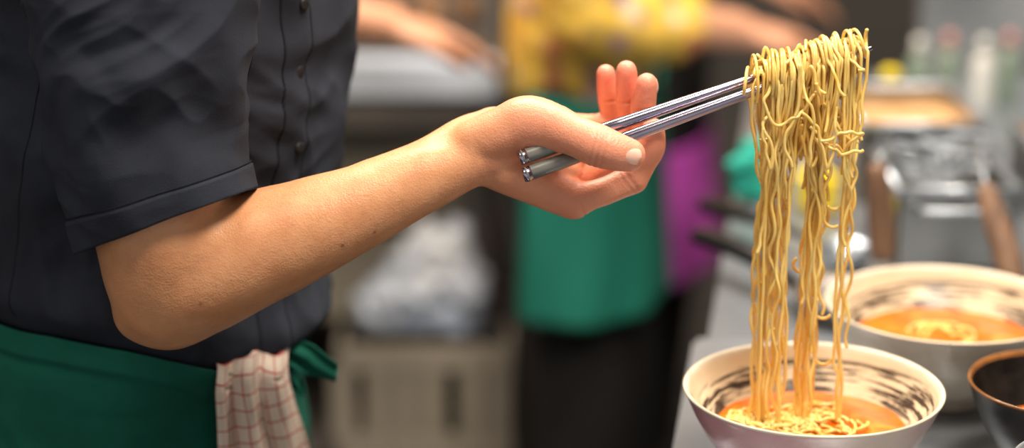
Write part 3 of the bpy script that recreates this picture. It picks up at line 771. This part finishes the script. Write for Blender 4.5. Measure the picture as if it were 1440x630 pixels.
for i in range(12):
    a=U(0,6.28); x=.417+U(-.02,.02); y=.012+U(-.02,.02); p=[]
    for k in range(12):
        a+=U(-.2,.7); x+=.0045*math.cos(a); y+=.004*math.sin(a)
        dx,dy=x-.417,y-.012; d=math.hypot(dx,dy)
        if d>.04: x=.417+dx*.04/d; y=.012+dy*.04/d
        p.append((x,y,.946+.008*max(0,1-d/.04)*R()))
    p3.append(p)
tube('noodle_mound',p3,.0014,M_noodle,b3,res=3,sides=8)
bowl('grey_side_bowl',.405,-.118,.053,.068,M_greyglaze,M_greyglaze,M_greyglaze,None,0)

# ------------------------------------------------------------------ utensils on the side counter
def pan(name,x0,x1,y0,y1,z0,z1,content):
    c=root(name,((x0+x1)/2,(y0+y1)/2,z0)); w=.004
    box('bottom',(x0,y0,z0),(x1,y1,z0+w),M_pan,c,bev=.001)
    box('wall_front',(x0,y0,z0),(x1,y0+w,z1),M_pan,c,bev=.001); box('wall_rear',(x0,y1-w,z0),(x1,y1,z1),M_pan,c,bev=.001)
    box('wall_side_1',(x0,y0,z0),(x0+w,y1,z1),M_pan,c,bev=.001); box('wall_side_2',(x1-w,y0,z0),(x1,y1,z1),M_pan,c,bev=.001)
    tube('rolled_rim',[[(x0,y0,z1),(x1,y0,z1),(x1,y1,z1),(x0,y1,z1),(x0,y0,z1)]],.0055,M_steel,c,res=1)
    box('contents',(x0+w,y0+w,z1-.035),(x1-w,y1-w,z1-.022),content,c,bev=.002)
    m=(x0+x1)/2
    for k,yy in enumerate((y0-.006,y1+.006)):
        s=-1 if k==0 else 1
        tube('handle_%d'%(k+1),[[(m-.04,yy,z1-.02),(m-.04,yy+s*.02,z1-.012),(m-.035,yy+s*.03,z1-.01),(m+.035,yy+s*.03,z1-.01),(m+.04,yy+s*.02,z1-.012),(m+.04,yy,z1-.02)]],.003,M_steel,c)
    return c
pan('steel_food_pan',.385,.505,.54,.70,.897,.980,M_pan)
pan('steel_food_pan',.385,.52,.78,.97,.897,.985,M_broth)
pan('steel_food_pan',.56,.72,.58,.82,.897,.98,M_broth)
def strainer(x,y,zt,dx,dy,dz,bx,by,bz):
    c=root('noodle_strainer',(x,y,zt))
    a=Vector((x,y,zt)); d=Vector((dx,dy,dz)); b=a+d; rows=[]
    dn=d.normalized(); u=dn.cross(Vector((0,1,0))).normalized(); v=dn.cross(u)
    for i in range(15):
        t=i/14; w=.0085*(1+.35*max(0,math.sin(t*math.pi))**.5+.3*t)
        if i in (0,14): w*=.7
        q=a.lerp(b,t); rows.append([q+u*(w*math.cos(2*math.pi*k/20))+v*(w*.75*math.sin(2*math.pi*k/20)) for k in range(20)])
    loft('wooden_handle',rows,M_wood,c,cap0=True,cap1=True)
    B=Vector((bx,by,bz)); rim=[(bx+.042*math.cos(q),by+.042*math.sin(q),bz) for q in [2*math.pi*k/24 for k in range(24)]]
    tube('wire_rim',[rim],.0022,M_steel,c,cyclic=True)
    tube('wire_shank',[[tuple(a),tuple(a.lerp(B,.3)+Vector((0,0,.02))),tuple(a.lerp(B,.7)+Vector((0,0,.01))),(bx,by-.042,bz)]],.0022,M_steel,c)
    wires=[]
    for k in range(16):
        an=2*math.pi*k/16; wires.append([(bx+.042*math.cos(an),by+.042*math.sin(an),bz),(bx+.040*math.cos(an),by+.040*math.sin(an),bz-.012),(bx+.032*math.cos(an),by+.032*math.sin(an),bz-.022),(bx,by,bz-.026)])
    tube('wire_basket',wires,.0010,M_steel,c,sides=6)
strainer(.352,.485,1.025,.008,-.018,-.095,.43,.62,.998)
strainer(.452,.46,1.010,.022,-.06,-.085,.47,.66,.998)
c=root('small_skillet',(.32,.40,.897))
revolve('pan_body',[(0,.001),(.036,.001),(.041,.004),(.048,.022),(.050,.024),(.048,.025),(.040,.008),(.034,.005),(0,.005)],[M_steel_dk],parent=c,loc=(.312,.405,.897),seg=64)
tube('handle',[[(.270,.43,.917,.006),(.258,.44,.928,.009),(.225,.49,.934,.010),(.197,.535,.932,.010),(.186,.552,.930,.008)]],1,M_black,c)
c=root('soup_ladle',(.3,.55,.9))
revolve('ladle_bowl',[(0,0),(.015,.002),(.026,.012),(.030,.024),(.029,.024),(.024,.013),(.014,.004),(0,.002)],[M_steel],parent=c,loc=(.335,.54,.899),seg=48)
tube('handle',[[(.308,.55,.921,.003),(.285,.59,.925,.005),(.245,.64,.925,.009),(.212,.685,.922,.009),(.203,.695,.920,.007)]],1,M_black,c)
c=root('cleaning_cloth',(.265,.8,.9))
crumple('folded_cloth',[[(.262,.79,.915,.018),(.285,.80,.915,.018)],[(.262,.79,.935,.018),(.272,.80,.950,.016)]],M_turq,c,.006,.003,40)
c=root('yellow_sponge',(.33,.75,.9))
box('sponge',(.315,.72,.897),(.355,.78,.945),M_yel,c,bev=.008)
def jar(name,x,y,r,h,body,cap,z=.897):
    c=root(name,(x,y,z))
    revolve('body',[(0,0),(r*.95,0),(r,.003),(r,h*.62),(r*.9,h*.7),(r*.5,h*.78),(r*.45,h*.82),(0,h*.82)],[body],parent=c,loc=(x,y,z),seg=32)
    revolve('cap',[(r*.5,0),(r*.55,0),(r*.55,h*.16),(r*.4,h*.19),(0,h*.19)],[cap],parent=c,loc=(x,y,z+h*.8),seg=24)
jar('squeeze_bottle',.458,1.02,.020,.10,M_white,M_yel)
for i,(x,cp,bd) in enumerate([(.53,M_white,M_glass),(.575,M_redcap,M_glass),(.615,M_white,M_white),(.655,M_redcap,M_glass),(.70,M_white,M_glass)]):
    jar('sauce_bottle',x,1.22+.03*(i%2),.014,.095,bd,cp)
flush_blobs()
# ------------------------------------------------------------------ lights
M_em,nt,b=newmat('light_diffuser'); b.inputs['Emission Color'].default_value=(1,.9,.78,1); b.inputs['Emission Strength'].default_value=2
def lamp(x,y,sx,sy,e,col=(1,.88,.74)):
    c=root('ceiling_light_panel',(x,y,2.70))
    box('frame',(x-sx/2-.03,y-sy/2-.03,2.70),(x+sx/2+.03,y+sy/2+.03,2.75),M_steel,c)
    box('diffuser',(x-sx/2,y-sy/2,2.695),(x+sx/2,y+sy/2,2.70),M_em,c,bev=0)
    l=bpy.data.lights.new('panel_lamp','AREA'); l.shape='RECTANGLE'; l.size=sx; l.size_y=sy; l.energy=e; l.color=col
    o=bpy.data.objects.new('panel_lamp',l); o.location=(x,y,2.68); COL.objects.link(o); attach(o,c)
lamp(.50,-.50,.5,.5,46,(1,.87,.71))
lamp(.6,.8,.5,.9,32,(1,.88,.73))
lamp(-.9,-.5,.6,.6,8)
lamp(-.3,1.0,1.0,.4,58)
w=bpy.data.worlds.new('kitchen_ambient'); scene.world=w; w.use_nodes=True
w.node_tree.nodes['Background'].inputs[0].default_value=(1,.93,.86,1); w.node_tree.nodes['Background'].inputs[1].default_value=.56

# ------------------------------------------------------------------ camera
cd=bpy.data.cameras.new('camera'); cam=bpy.data.objects.new('camera',cd); COL.objects.link(cam)
cam.location=(0,-1.5,1.57); cam.rotation_euler=(math.radians(73),0,0)
cd.lens=75; cd.sensor_width=36; cd.dof.use_dof=True; cd.dof.focus_distance=1.52; cd.dof.aperture_fstop=1.9
cd.clip_start=.05
scene.camera=cam
scene.view_settings.view_transform='Standard'
scene.view_settings.look='None'
scene.view_settings.exposure=0.0
